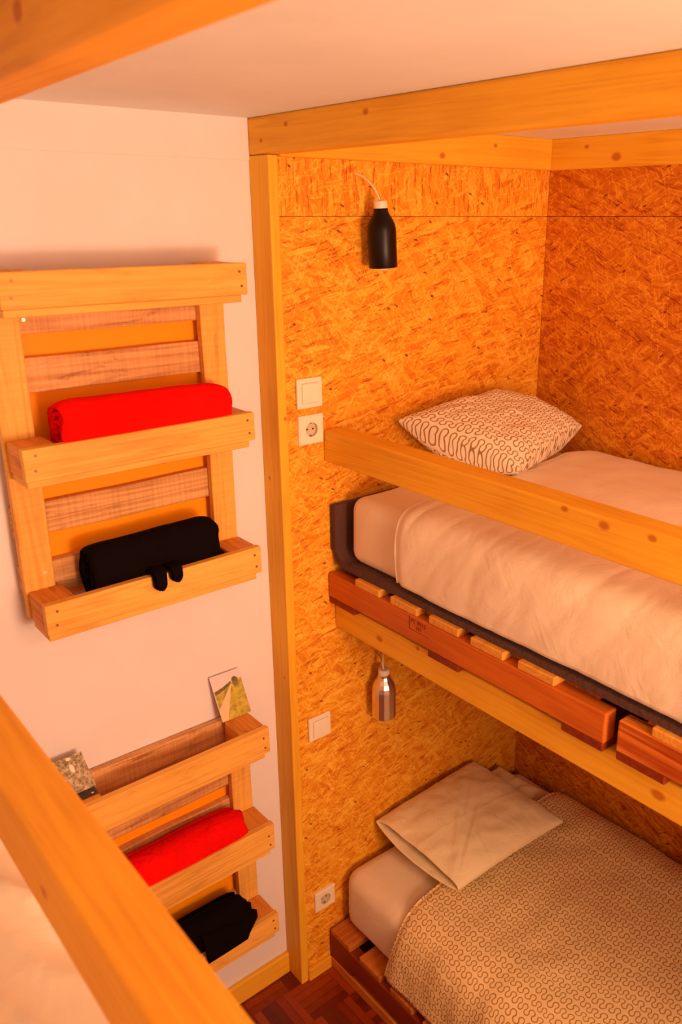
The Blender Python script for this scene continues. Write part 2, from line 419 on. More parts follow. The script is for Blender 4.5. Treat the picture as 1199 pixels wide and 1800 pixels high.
# ------------------------------------------------------------------ room shell
XL, XR, YR, CEIL = -0.85, 2.204, -3.30, 2.64
def st(name, bm, m): return tag(link(name, bm, m), kind='structure')
st('floor', B(XL-0.1, XR+0.1, YR-0.1, 0.2, -0.1, 0, bev=0), m_floor)
st('ceiling', B(XL-0.1, XR+0.1, YR-0.1, 0.2, CEIL, CEIL+0.1, bev=0), m_ceil)
bm = B(XL-0.1, 1.19, 0.078, 0.2, 0, CEIL, bev=0)
box(bm, XL, 1.166, 0.0755, 0.079, 2.546, CEIL, bev=0.0008)
st('wall_back', bm, m_white)
st('wall_left', B(XL-0.1, XL, YR-0.1, 0.2, 0, CEIL, bev=0), m_white)
bm = B(1.192, XR, 0, 0.0065, 0, 2.4172, bev=0.0006); box(bm, 1.192, XR, 0.006, 0.2, 0, CEIL, bev=0)
st('wall_end', bm, m_osb_end)
st('wall_end_top', B(1.192, XR, 0.0, 0.0055, 2.4188, CEIL, bev=0.0006), m_osb_end_top)
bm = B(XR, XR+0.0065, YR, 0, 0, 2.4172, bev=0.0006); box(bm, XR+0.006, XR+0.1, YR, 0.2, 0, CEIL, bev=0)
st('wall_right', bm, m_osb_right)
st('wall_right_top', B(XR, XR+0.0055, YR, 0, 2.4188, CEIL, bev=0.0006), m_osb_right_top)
# unseen strand-board panel added at the right bunk's foot to shade the lower bed
st('added_shade_panel', B(1.312, XR, -2.14, -2.12, 0, 1.50, bev=0.0006), m_osb_end)
bm = B(XL-0.1, 0.47, YR-0.1, YR, 0, CEIL, bev=0)
box(bm, 1.35, XR+0.1, YR-0.1, YR, 0, CEIL, bev=0)
box(bm, 0.47, 1.35, YR-0.1, YR, 0, 1.32, bev=0); box(bm, 0.47, 1.35, YR-0.1, YR, 2.40, CEIL, bev=0)
st('wall_rear', bm, m_white)
bm = B(0.47, 0.49, YR-0.06, YR+0.01, 1.32, 2.40); box(bm, 1.33, 1.35, YR-0.06, YR+0.01, 1.32, 2.40)
box(bm, 0.47, 1.35, YR-0.06, YR+0.01, 1.32, 1.34); box(bm, 0.47, 1.35, YR-0.06, YR+0.01, 2.38, 2.40)
st('window_1', bm, m_plastic)
m_px = pine('pine_board_across', 'x', knots=[(1.72, -0.02, 2.575, 0.009), (1.93, -0.02, 2.61, 0.006)])
m_py_trim = pine('pine_board_along', 'y', knots=[(2.184, -0.254, 2.58, 0.013), (2.184, -0.148, 2.612, 0.006)])
m_px2 = pine('pine_skirting', 'x', seed=1.3)
st('trim_1', B(1.192, XR-0.02, -0.02, 0.0, 2.552, CEIL, bev=0.002), m_px)
st('trim_2', B(XR-0.02, XR, -2.12, 0.0, 2.552, CEIL, bev=0.002), m_py_trim)
st('baseboard_left', B(XL, 1.165, 0.062, 0.078, 0, 0.082, bev=0.003), m_px2)
st('baseboard_right', B(1.192, 1.284, -0.015, 0.0, 0, 0.048, bev=0.003), m_px2)

# ------------------------------------------------------------------ timber frame
m_post = pine('pine_post', 'z', knots=[(0.02, -0.007, 1.92, 0.005), (0.0, 0.02, 1.15, 0.004), (0, 0.05, 1.75, 0.005)], seed=0.6)
tag(link('post', B(1.165, 1.192, -0.007, 0.078, 0, 2.556, bev=0.003, seg=2), m_post, (1.165, 0, 0)),
    'upright pale pine post between white wall and strand board, from floor to ceiling beam', 'post')
m_tb = pine('pine_beam_near', 'y', knots=[(0, -0.085, 0.058, 0.006), (0, 0.02, 0.03, 0.005), (0, -0.37, 0.06, 0.007)], seed=0.4)
bm = B(1.165, 1.212, -2.6, 0.0775, 2.557, CEIL, bev=0.006, seg=3)
tag(link('ceiling_beam', bm, m_tb, (1.165, 0, 2.557)),
    'pine beam under the ceiling, running from the post top towards the right', 'beam')
m_gr = pine('pine_guard_rail', 'y', knots=[(0, -0.818, 0.078, 0.007), (0, -0.914, 0.069, 0.010), (0, -1.02, 0.074, 0.008)], seed=2.2)
tag(link('guard_rail', B(1.311, 1.376, -2.119, -0.0005, 1.782, 1.870, bev=0.005, seg=3), m_gr, (1.311, 0, 1.782)),
    'pine guard rail in front of upper right bunk with squiggle pillow behind it', 'rail')
m_bb = pine('pine_bed_beam', 'y', knots=[(0, -0.204, 0.04, 0.010), (0, -1.08, 0.042, 0.013), (0, -0.36, 0.075, 0.006)], seed=3.1)
tag(link('bed_beam', B(1.338, 1.398, -2.119, -0.0005, 1.268, 1.352, bev=0.004, seg=2), m_bb, (1.338, 0, 1.268)),
    'knotty pine beam carrying the red-brown pallets of the upper right bunk', 'beam')
# left bunk rails (foreground); slightly out of true
def skewed(x0, x1, z0, z1, y0, y1, k, bev=0.006):
    b_ = B(x0, x1, y0, y1, z0, z1, bev=bev, seg=3)
    for v in b_.verts: v.co.x += -k*(v.co.y+1.0)
    return b_
LEFT_PINE = ((0.64, 0.25, 0.016), (0.82, 0.375, 0.026), (0.90, 0.45, 0.045))
m_fr = wood('pine_front_rail', *LEFT_PINE, axis='y', rings=0.12, knots=[(0.0, -1.12, 0.04, 0.007), (0.0, -0.9, 0.06, 0.005)], seed=4.4)
tag(link('guard_rail', skewed(0.161, 0.221, 1.782, 1.870, -2.6, 0.0775, 0.0), m_fr, (0.161, 0, 1.782)),
    'blurred pine guard rail close to the camera, crossing the lower left corner', 'rail')
m_ub = wood('pine_top_beam', *LEFT_PINE, axis='y', rings=0.12, knots=[(0.0, -0.86, 0.05, 0.012)], seed=5.4)
tag(link('ceiling_beam', skewed(0.322, 0.384, 2.558, CEIL, -2.6, 0.0775, -0.048), m_ub, (0.33, 0, 2.558)),
    'pine ceiling beam close to the camera, crossing the upper left corner', 'beam')

# ------------------------------------------------------------------ pallets
def pallet(label, xf, x1, y0, y1, zb, m_str, m_top, pitch, sw, s0, boards, group, sgn=1, hb=0.022, hs=0.073, ht=0.022):
    """slatted pallet; stringers run along y, slats and bottom boards along x; front face at xf"""
    t = thing('pallet', (xf, (y0+y1)/2, zb), label, 'pallet', group)
    def X(a, b): return (min(a, b), max(a, b))
    xs = [xf, (xf+x1)/2-0.02*sgn, x1-0.04*sgn]
    for q in xs:
        a, b = X(q, q+0.04*sgn)
        link('stringer', B(a, b, y1, y0, zb+hb, zb+hb+hs, bev=0.004, seg=2), m_str, parent=t)
    y = y0-s0
    k = 0
    while y-sw > y1-0.002:
        a, b = X(xf+0.001*sgn*(k % 3), x1)
        link('slat', B(a, b, y-sw, y, zb+hb+hs, zb+hb+hs+ht, bev=0.003), m_top, parent=t)
        y -= pitch; k += 1
    for (a, b) in boards:
        p, q = X(xf+0.002*sgn, x1)
        link('bottom_board', B(p, q, b, a, zb, zb+hb, bev=0.003), m_red_dark_x, parent=t)
    return t
pallet('red-brown stamped pallet under the upper right mattress, nearest the switch wall', 1.315, XR-0.01, -0.003, -0.957, 1.352,
       m_red_y, m_slat, 0.1475, 0.105, 0.122, [(-0.003, -0.118), (-0.418, -0.53), (-0.845, -0.955)], 'pallets under the right bunk')
pu = [o for o in D.objects if o.name.startswith('pallet') and o.type == 'EMPTY'][0]
pallet('coarse-grained pallet under the upper right mattress, cut by the right picture edge', 1.318, XR-0.01, -0.985, -1.94, 1.352,
       m_redgrain_y, m_slat, 0.1475, 0.105, 0.075, [(-0.985, -1.10), (-1.40, -1.51), (-1.82, -1.93)], 'pallets under the right bunk')
# stamp burnt into the stringer
def font_mesh(body, size):
    cu = D.curves.new('tmp_text', 'FONT'); cu.body = body; cu.size = size; cu.extrude = 0.0003
    ob = D.objects.new('tmp_text', cu); COL.objects.link(ob)
    bpy.context.view_layer.update()
    me = D.meshes.new_from_object(ob.evaluated_get(bpy.context.evaluated_depsgraph_get()))
    b_ = bmesh.new(); b_.from_mesh(me); D.objects.remove(ob); D.meshes.remove(me); return b_
bm = font_mesh('PT 9915', 0.017)
b2 = font_mesh('HT', 0.015)
me_t = D.meshes.new('t2'); bmesh.ops.translate(b2, verts=b2.verts, vec=(0.022, -0.015, 0)); b2.to_mesh(me_t); b2.free(); bm.from_mesh(me_t); D.meshes.remove(me_t)
box(bm, -0.006, 0.068, -0.0205, -0.0195, -0.0003, 0.0003, bev=0); box(bm, -0.006, -0.004, -0.0205, 0.016, -0.0003, 0.0003, bev=0)
# text x -> -y, text y -> z, facing -x
R = Matrix(((0, 0, -1, 0), (-1, 0, 0, 0), (0, 1, 0, 0), (0, 0, 0, 1)))
bmesh.ops.transform(bm, matrix=Matrix.Translation((1.3147, -0.357, 1.427)) @ R, verts=bm.verts)
link('stamp', bm, m_ink, parent=pu)
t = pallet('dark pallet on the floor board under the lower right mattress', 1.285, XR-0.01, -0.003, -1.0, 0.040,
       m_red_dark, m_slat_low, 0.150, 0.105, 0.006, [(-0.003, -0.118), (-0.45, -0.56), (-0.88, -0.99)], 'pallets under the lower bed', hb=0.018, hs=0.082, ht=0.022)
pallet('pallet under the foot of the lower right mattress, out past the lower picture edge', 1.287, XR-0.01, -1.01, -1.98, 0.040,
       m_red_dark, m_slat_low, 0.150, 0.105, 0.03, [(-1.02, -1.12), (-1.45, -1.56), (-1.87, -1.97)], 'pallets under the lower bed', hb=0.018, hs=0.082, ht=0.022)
m_fb = wood('floor_beam_wood', (0.45, 0.13, 0.012), (0.66, 0.22, 0.025), (0.76, 0.30, 0.04), axis='y', rings=0.12)
bm = B(1.285, 1.345, -2.1, -0.003, 0, 0.040, bev=0.003); box(bm, 2.12, 2.18, -2.1, -0.003, 0, 0.040, bev=0.003)
tag(link('floor_batten', bm, m_fb, (1.285, -1, 0)), 'orange-brown batten on the parquet floor beneath the lower bed pallet', 'batten')

# ------------------------------------------------------------------ mattresses
def rbox(x0, x1, y0, y1, z0, z1, r, amp=0.003, nx=40, ny=70, nz=12):
    b_ = B(x0, x1, y0, y1, z0, z1, bev=r, seg=5)
    bmesh.ops.subdivide_edges(b_, edges=[e for e in b_.edges if e.calc_length() > 0.2], cuts=24, use_grid_fill=True)
    b_.normal_update()
    for v in b_.verts:
        v.co += v.normal*amp*(fb(v.co.x*6, v.co.y*6, v.co.z*6)+0.5*fb(v.co.x*15, v.co.y*15, v.co.z*15))
    return b_
tag(link('mattress', rbox(1.352, 2.19, -2.05, -0.052, 1.488, 1.684, 0.038), m_sheet, (1.77, -1, 1.488), smooth=True),
    'upper right bunk mattress in a white fitted sheet', 'mattress')
tag(link('mattress', rbox(1.330, 2.19, -2.02, -0.018, 0.1635, 0.388, 0.055, amp=0.002), m_sheet, (1.77, -1, 0.162), smooth=True),
    'lower right bed mattress in a white fitted sheet, squiggle duvet over it', 'mattress')
tag(link('mattress', rbox(-0.84, 0.212, -2.6, 0.03, 1.482, 1.66, 0.04), m_sheet, (-0.3, -1, 1.488), smooth=True),
    'mattress of the bunk the photo is taken from, lower left corner under creased sheet', 'mattress')
# dark grey pad: lies on the slats and turns up at the head
b_ = bmesh.new()
prof = []
for i in range(60): prof.append((-2.04+i*(2.04-0.06)/59.0, 1.470))
for i in range(8):
    a = math.pi/2*i/7; prof.append((-0.06+0.05*math.sin(a), 1.520-0.05*math.cos(a)))
prof += [(-0.010, 1.56), (-0.010, 1.60), (-0.010, 1.655)]
grid = []
for (y, z) in prof:
    row = []
    for j in range(13):
        x = 1.330+j*(2.19-1.330)/12
        if j == 0: x += 0.004*fb(y*9, 1.0)+ (0.0 if z < 1.52 else -0.006)
        row.append(b_.verts.new((x, y, z+0.0)))
    grid.append(row)
for a, c in zip(grid, grid[1:]):
    for j in range(12): b_.faces.new((a[j], a[j+1], c[j+1], c[j]))
o = link('mattress_pad', b_, m_grey, (1.77, -1, 1.468), smooth=True)
s = o.modifiers.new('thickness', 'SOLIDIFY'); s.thickness = 0.0175; s.offset = 1
bv = o.modifiers.new('soft', 'BEVEL'); bv.width = 0.004; bv.segments = 2
tag(o, 'dark grey felt pad under the upper white mattress, turned up against the strand board', 'mattress pad')

# ------------------------------------------------------------------ duvets
def smooth_path(pts, n):
    """Catmull-Rom through (x,z) points, resampled"""
    P = [Vector(p) for p in pts]; P = [P[0]*2-P[1]]+P+[P[-1]*2-P[-2]]
    out = []
    for i in range(1, len(P)-2):
        for k in range(24):
            t = k/24
            out.append(0.5*((2*P[i])+(P[i+1]-P[i-1])*t+(2*P[i-1]-5*P[i]+4*P[i+1]-P[i+2])*t*t+(3*P[i]-P[i-1]-3*P[i+1]+P[i+2])*t**3))
    out.append(P[-2])
    L = [0]
    for a, c in zip(out, out[1:]): L.append(L[-1]+(c-a).length)
    res = []; j = 0
    for i in range(n):
        s_ = L[-1]*i/(n-1)
        while j < len(L)-2 and L[j+1] < s_: j += 1
        f = (s_-L[j])/max(1e-9, L[j+1]-L[j]); res.append((out[j].lerp(out[j+1], f), s_))
    return res
def drape(name, path, y0f, y1, ns, ny, disp, mat, org, swap=False, thick=0.010):
    b_ = bmesh.new(); uvl = b_.loops.layers.uv.new('UVMap')
    P = smooth_path(path, ns); Lt = P[-1][1]
    nrm = []
    for i in range(ns):
        d = P[min(i+1, ns-1)][0]-P[max(i-1, 0)][0]; d.normalize(); nrm.append(Vector((-d.y, d.x)))
    V = []; UV = {}
    for i in range(ns):
        row = []; p, s_ = P[i]; n = nrm[i]
        y0 = y0f(s_/Lt)
        for j in range(ny):
            t = j/(ny-1); tt = t**1.25
            y = y0+(y1-y0)*tt
            h = disp(p.x, y, p.y, s_/Lt, y0-y)
            v = b_.verts.new((p.x+n.x*h, y, p.y+n.y*h)); UV[v] = (y, s_); row.append(v)
        V.append(row)
    for i in range(ns-1):
        for j in range(ny-1):
            f = b_.faces.new((V[i][j], V[i][j+1], V[i+1][j+1], V[i+1][j]))
            for l in f.loops: l[uvl].uv = UV[l.vert]
    b_.normal_update()
    o = link(name, b_, mat, org, smooth=True)
    s = o.modifiers.new('thickness', 'SOLIDIFY'); s.thickness = thick; s.offset = -1
    return o
def up_disp(x, y, z, s, d):
    hem = 0.010*math.exp(-((d-0.012)/0.014)**2)
    side = max(0.0, min(1.0, (s-0.66)/0.1))
    h = 0.011*fb(x*4, y*4, 1.0)*(1-side)+0.005*fb(x*13, y*11, 4.0)*(1-side)
    # diagonal pull folds on the hanging side
    yy = y+0.55*(z-1.5)
    h += side*(0.0028*max(0, ridge(yy*8, z*2.5, 2.0))**2+0.006*fb(yy*4, z*3, 7.0)+0.0022*max(0, ridge(yy*21, z*4, 5.0))**3*(0.5+fb(y*3, 0, 9)))
    return hem+h+0.002
o = drape('duvet', [(2.182, 1.706), (2.10, 1.722), (1.95, 1.728), (1.75, 1.722), (1.55, 1.715), (1.42, 1.708), (1.365, 1.694),
                    (1.338, 1.655), (1.330, 1.60), (1.328, 1.55), (1.331, 1.505)], lambda s: -0.295+0.06*(1-s)-0.02*math.sin(s*5), -2.07, 110, 240, up_disp, m_sheet, (1.77, -1, 1.5))
tag(o, 'plain white duvet spread over the upper right bunk mattress', 'duvet')
def low_disp(x, y, z, s, d):
    hem = 0.006*math.exp(-((d-0.01)/0.012)**2)
    side = max(0.0, min(1.0, (s-0.72)/0.1))
    h = 0.013*fb(x*4.5, y*4, 11.0)+0.005*fb(x*12, y*12, 14.0)
    h = h*(1-0.6*side)+0.006*side*fb(y*14, z*4, 3.0)
    return hem+h+0.008
o = drape('duvet', [(2.180, 0.395), (2.14, 0.440), (2.05, 0.462), (1.90, 0.445), (1.70, 0.432), (1.52, 0.424), (1.42, 0.416), (1.360, 0.398),
                    (1.322, 0.355), (1.303, 0.29), (1.297, 0.23), (1.292, 0.178)], lambda s: -0.262-0.045*math.sin(max(0, s-0.3)*2.2)+0.035*max(0, s-0.85)/0.15*1.0, -2.06, 110, 240, low_disp, m_squig, (1.77, -1, 0.2))
tag(o, 'duvet with green-brown squiggle print over the lower right bed', 'duvet')
# creased sheet / blanket on the left bunk
def lf_disp(x, y, z, s, d):
    yy = y*0.8+x*1.2
    return 0.012*fb(x*4, y*4, 21.0)+0.017*max(0, ridge(yy*6, (x-y)*2.2, 22.0))**2+0.007*max(0, ridge(yy*14, (x-y)*5, 25.0))**3+0.004
o = drape('sheet', [(0.192, 1.60), (0.194, 1.645), (0.17, 1.672), (0.10, 1.677), (-0.2, 1.675), (-0.82, 1.675)][::-1] and
          [(-0.82, 1.668), (-0.5, 1.668), (-0.2, 1.668), (0.10, 1.668), (0.190, 1.666), (0.216, 1.64), (0.220, 1.58)], lambda s: 0.03, -2.55, 120, 260, lf_disp, m_sheet, (-0.3, -1, 1.6))
for p in o.data.polygons: pass
tag(o, 'creased white sheet in the lower left corner, under the blurred rail', 'sheet')
# carrier of the left bunk
pallet('pallet carrying the mattress of the left bunk', 0.150, XL+0.01, 0.05, -2.5, 1.36, m_red_y, m_slat, 0.22, 0.105, 0.05,
       [(0.05, -0.06), (-1.2, -1.31), (-2.38, -2.49)], None, sgn=-1)
tag(link('bed_beam', B(0.06, 0.12, -2.6, 0.0775, 1.276, 1.36, bev=0.004, seg=2), m_bb, (0.06, 0, 1.268)),
    'pine beam under the left bunk pallet', 'beam')

# ------------------------------------------------------------------ pillows
def pillow(name, corners, T, Tb, mat, org, pinch=0.06, wr=0.006, seed=0.0, open_side=False, n=70, crease=None, exp=0.5, zmin=None):
    """corners: a(u-,v-) b(u+,v-) c(u+,v+) d(u-,v+)"""
    a, b, c, d = [Vector(p) for p in corners]
    N = ((c-a).cross(d-b)).normalized()
    if N.z < 0 : N = -N
    Lu = ((b-a).length+(c-d).length)/2; Lv = ((d-a).length+(c-b).length)/2
    bm_ = bmesh.new(); uvl = bm_.loops.layers.uv.new('UVMap')
    UV = {}
    sheets = []
    for side in (1, -1):
        rows = []
        for i in range(n+1):
            u = -1+2*i/n; row = []
            for j in range(n+1):
                v = -1+2*j/n
                if side == -1 and (abs(v) == 1 or u == 1 or (u == -1 and not open_side)):
                    row.append(sheets[0][i][j]); continue
                uu = u*(1-pinch*(1-v*v)*(abs(u)**3 if not (open_side and u < 0) else 0)); vv = v*(1-pinch*(1-u*u)*abs(v)**3)
                s, t = (uu+1)/2, (vv+1)/2
                P = a*(1-s)*(1-t)+b*s*(1-t)+c*s*t+d*(1-s)*t
                fu = 1-abs(u)**2.4
                if open_side and u < 0: fu = 1-0.80*abs(u)**2.0
                f = max(0, fu*(1-abs(v)**2.4))**exp
                e = max(0.0, fu*(1-v*v))
                w = wr*(fb(u*2.2+seed, v*2.2, seed)+0.5*fb(u*5+seed, v*5, seed+3))*min(1, f*1.5)
                edge = (1-min(1, abs(e)*2.0))
                w += 0.35*wr*edge*fb(u*9, v*9, seed+9)*(0 if (abs(u) == 1 or abs(v) == 1) else 1)
                if crease and side == 1: w += crease(u, v)
                if side == 1: P = P+N*(T*f+w)
                else:
                    P = P-(N if zmin is None else Vector((0.25, 0.12, 1)))*(Tb*f-w*0.3)
                    if open_side and u < -0.8: P += (a-b).normalized()*0.02*(-u-0.8)/0.2*(1-v*v)
                if zmin is not None and P.y > -0.006: P.y = -0.006
                if zmin is not None and P.z < zmin: P.z = zmin+0.1*(P.z-zmin)
                vert = bm_.verts.new(P); row.append(vert); UV[vert] = (u*Lu/2+5*seed, v*Lv/2+3*seed)
            rows.append(row)
        sheets.append(rows)
        for i in range(n):
            for j in range(n):
                q = (rows[i][j], rows[i+1][j], rows[i+1][j+1], rows[i][j+1])
                if side == -1: q = q[::-1]
                if len(set(q)) < 4: continue
                try: f = bm_.faces.new(q)
                except ValueError: continue
                for l in f.loops: l[uvl].uv = UV[l.vert]
    bmesh.ops.recalc_face_normals(bm_, faces=bm_.faces)
    o = link(name, bm_, mat, org, smooth=True)
    if open_side:
        s = o.modifiers.new('thickness', 'SOLIDIFY'); s.thickness = 0.002; s.offset = 0
    return o
o = pillow('pillow', [(1.548, -0.026, 1.866), (1.738, -0.335, 1.750), (2.180, -0.215, 1.785), (1.995, -0.030, 1.896)], 0.066, 0.125, m_squig_p,
           (1.86, -0.17, 1.74), pinch=0.05, wr=0.012, seed=1.0, exp=0.52, zmin=1.728)
tag(o, 'plump squiggle-print pillow leaning in the corner of the upper right bunk', 'pillow')
def cr(u, v):
    k = 0.0
    k += 0.0015*math.exp(-((u*0.55-v*0.15+0.08)/0.015)**2)     # ironed folds
    k += 0.0015*math.exp(-((v+0.10+0.1*u)/0.02)**2)
    for (c0, sl, w_) in ((0.25, 0.9, 0.05), (0.5, 1.0, 0.045), (-0.05, 0.8, 0.04), (0.75, 1.2, 0.05)):
        k += 0.0028*math.exp(-(((v-sl*(u-0.9)-c0-0.6))/w_)**2)*max(0, min(1, 1-v*0.8-0.1))
    return k
o = pillow('pillow', [(1.500, -0.385, 0.462), (1.962, -0.425, 0.497), (1.945, -0.020, 0.520), (1.478, -0.018, 0.500)], 0.058, 0.024, m_case,
           (1.72, -0.2, 0.44), pinch=0.03, wr=0.007, seed=2.0, open_side=True, crease=cr, exp=0.45)
tag(o, 'white pillow with an open pillowcase end, on top at the head of the lower bed', 'pillow')
o = pillow('pillow', [(1.66, -0.25, 0.418), (2.12, -0.25, 0.425), (2.08, -0.030, 0.440), (1.66, -0.025, 0.432)], 0.022, 0.018, m_case,
           (1.9, -0.15, 0.40), pinch=0.05, wr=0.006, seed=3.0)
tag(o, 'white pillow mostly hidden under the other, at the corner of the lower bed', 'pillow')

# ------------------------------------------------------------------ pallet shelves
def nail(bm_p, x, y, z, r=0.003, parent=None, mat=None):
    b_ = cyl(bmesh.new(), (x, y, z), (0, -1, 0), r, 0.002, 10)
    return link('nail', b_, mat or m_nail, parent=parent)
def shelf(label, x0, x1, zt, rails, slats, group):
    """rails: list of (ztop, zbot); slats: list of (ztop, zbot)"""
    zb = rails[-1][1]
    t = thing('pallet_shelf', ((x0+x1)/2, 0.05, zb), label, 'shelf', group)
    YS0, YS1, YF = 0.030, 0.052, -0.075
    # stiles
    for a, b in ((x0-0.004, x0+0.064), (x1-0.070, x1-0.006)):
        b_ = B(a, b, YS0, YS1, zb+0.004, zt-0.001, bev=0.002)
        bmesh.ops.subdivide_edges(b_, edges=[e for e in b_.edges if e.calc_length() > 0.3], cuts=30, use_grid_fill=True)
        for v in b_.verts: v.co.x += 0.0012*fb(v.co.z*9, v.co.x*5)
        link('upright_board', b_, m_shelf_z, parent=t)
    for (a, b) in slats:
        b_ = B(x0-0.004, x1-0.006, 0.052, 0.0735, b, a, bev=0.002)
        bmesh.ops.subdivide_edges(b_, edges=[e for e in b_.edges if e.calc_length() > 0.3], cuts=30, use_grid_fill=True)
        for v in b_.verts: v.co.z += 0.003*fb(v.co.x*6, a*20+(v.co.z > (a+b)/2))
        link('back_slat', b_, m_grey_x, parent=t)
    link('orange_back_panel', B(x0+0.01, x1-0.02, 0.0738, 0.0775, zb+0.02, zt-0.02, bev=0), m_orange, parent=t)
    for (a, b) in rails:
        b_ = B(x0, x1, YF, YF+0.021, b, a, bev=0.0025, seg=2)
        bmesh.ops.subdivide_edges(b_, edges=[e for e in b_.edges if e.calc_length() > 0.3], cuts=30, use_grid_fill=True)
        for v in b_.verts:
            v.co.z += 0.0012*fb(v.co.x*7, a*9); v.co.y += 0.0012*fb(v.co.x*5, v.co.z*9)
        fr_ = link('front_rail', b_, m_shelf_x, parent=t)
        link('trough_board', B(x0+0.004, x1-0.014, YF+0.006, YS0-0.0005, b-0.017, b-0.0003, bev=0.002), m_shelf_x, parent=t)
        for p, q in ((x0+0.001, x0+0.077), (x1-0.080, x1-0.003)):
            link('block', B(p, q, YF+0.0215, YS0-0.0005, b, a-0.0015, bev=0.0025), m_block, parent=t)
        for (dx, dz) in ((0.022, 0.020), (0.026, 0.052)):
            nail(None, x0+dx, YF-0.0006, b+dz+0.002, parent=fr_)
            nail(None, x1-dx+0.006, YF-0.0006, b+dz, parent=fr_)
    return t
sh1 = shelf('upper pallet-wood wall shelf holding a red and a black rolled blanket', 0.502, 1.051, 2.318,
      [(2.318, 2.247), (1.969, 1.900), (1.619, 1.548)], [(2.262, 2.182), (2.132, 2.058), (1.812, 1.736), (1.672, 1.590)], 'pallet-wood wall shelves')
for (x, z) in ((0.545, 1.655), (1.02, 1.66), (0.58, 2.213)):
    nail(None, x, 0.0295 if z < 2 else 0.0515, z, 0.004, sh1, m_screw)
shelf('lower pallet-wood wall shelf with two postcards on its top', 0.502, 1.048, 1.081,
      [(1.081, 1.003), (0.760, 0.673), (0.431, 0.363)], [(1.074, 0.985), (0.945, 0.850), (0.806, 0.735), (0.66, 0.55), (0.46, 0.385)], 'pallet-wood wall shelves')

# ------------------------------------------------------------------ rolled blankets
def roll(x0, x1, cy, cz, ry, rz, mat, turns=3.2, seed=0.0, sag=0.0, thick=0.009, fringe=0.01, tilt=0.0, wav=0.004):
    b_ = bmesh.new(); n = int(turns*30); nx = 46
    R_ = []
    for i in range(n+1):
        f = i/n; th = f*turns*2*math.pi-0.6
        r = 0.16+0.84*f if i < n-6 else 1.0
        row = []
        for j in range(nx+1):
            u = j/nx; x = x0+(x1-x0)*u
            e = 1.0
            x += fringe*fb(th*1.3+seed, j//(nx), seed)*(1 if j in (0, nx) else 0)+(1-f)*0.006*(1 if u > 0.5 else -1)*0
            rr = r*(1+0.05*fb(x*7, th*0.8, seed)+0.03*fb(x*18, th*2, seed+2))*(1-0.16*math.exp(-u/0.035)-0.22*math.exp(-(1-u)/0.05))
            # superellipse
            ct, s_t = math.cos(th), math.sin(th)
            px_ = math.copysign(abs(ct)**0.86, ct)*ry*rr; pz_ = math.copysign(abs(s_t)**0.86, s_t)*rz*rr
            row.append(b_.verts.new((x, cy+px_, cz+pz_+tilt*(u-0.5)-sag*math.sin(math.pi*u))))
        R_.append(row)
    for a, c in zip(R_, R_[1:]):
        for j in range(nx): b_.faces.new((a[j], a[j+1], c[j+1], c[j]))
    return b_
def add_roll(label, bm_, mat, thick=0.009):
    o = link('rolled_blanket', bm_, mat, (0.78, -0.02, 1.9), smooth=True)
    s = o.modifiers.new('thickness', 'SOLIDIFY'); s.thickness = thick; s.offset = -1
    return tag(o, label, 'blanket', 'rolled blankets on the shelves')
def set_org(o):
    pass
add_roll('red rolled blanket on the middle tray of the upper shelf', roll(0.598, 1.000, -0.020, 1.979, 0.047, 0.076, m_redfleece, seed=1.0, tilt=-0.008), m_redfleece)
add_roll('red rolled blanket on the lower shelf under the postcards', roll(0.600, 0.965, -0.020, 0.755, 0.047, 0.078, m_redfleece, seed=2.0), m_redfleece)
def tongue(b_, x, w, ztop, zbot, yf=-0.080):
    """rounded flap hanging over the rail"""
    rows = []
    pts = [(-0.02, ztop+0.004), (-0.05, ztop+0.006), (yf+0.006, ztop+0.006), (yf, ztop+0.001), (yf-0.001, (ztop+zbot)/2+0.006), (yf-0.001, zbot+w*0.9), (yf-0.001, zbot+w*0.45), (yf-0.001, zbot+w*0.14), (yf, zbot)]
    wd = [1.6, 1.4, 1.15, 1.05, 1.0, 0.97, 0.80, 0.5, 0.12]
    for th in (0, -0.006):
        r = []
        for (y, z), k in zip(pts, wd):
            r.append([b_.verts.new((x+w*k*(q/3-1), y-th*0+(-0.006 if th else 0), z+(0.003 if th and z > ztop else 0))) for q in range(7)])
        rows.append(r)
    for r, fl in ((rows[0], False), (rows[1], True)):
        for a, c in zip(r, r[1:]):
            for q in range(6):
                b_.faces.new((a[q], a[q+1], c[q+1], c[q]))
    A, Bq = rows
    for i in range(len(pts)-1):
        for q in (0, 6): b_.faces.new((A[i][q], A[i+1][q], Bq[i+1][q], Bq[i][q]))
    for q in range(6): b_.faces.new((A[-1][q], A[-1][q+1], Bq[-1][q+1], Bq[-1][q]))
b_ = roll(0.628, 0.948, -0.012, 1.640, 0.040, 0.086, m_black, seed=3.0, tilt=0.006)
b2 = bmesh.new(); tongue(b2, 0.764, 0.014, 1.621, 1.586); tongue(b2, 0.806, 0.013, 1.621, 1.597)
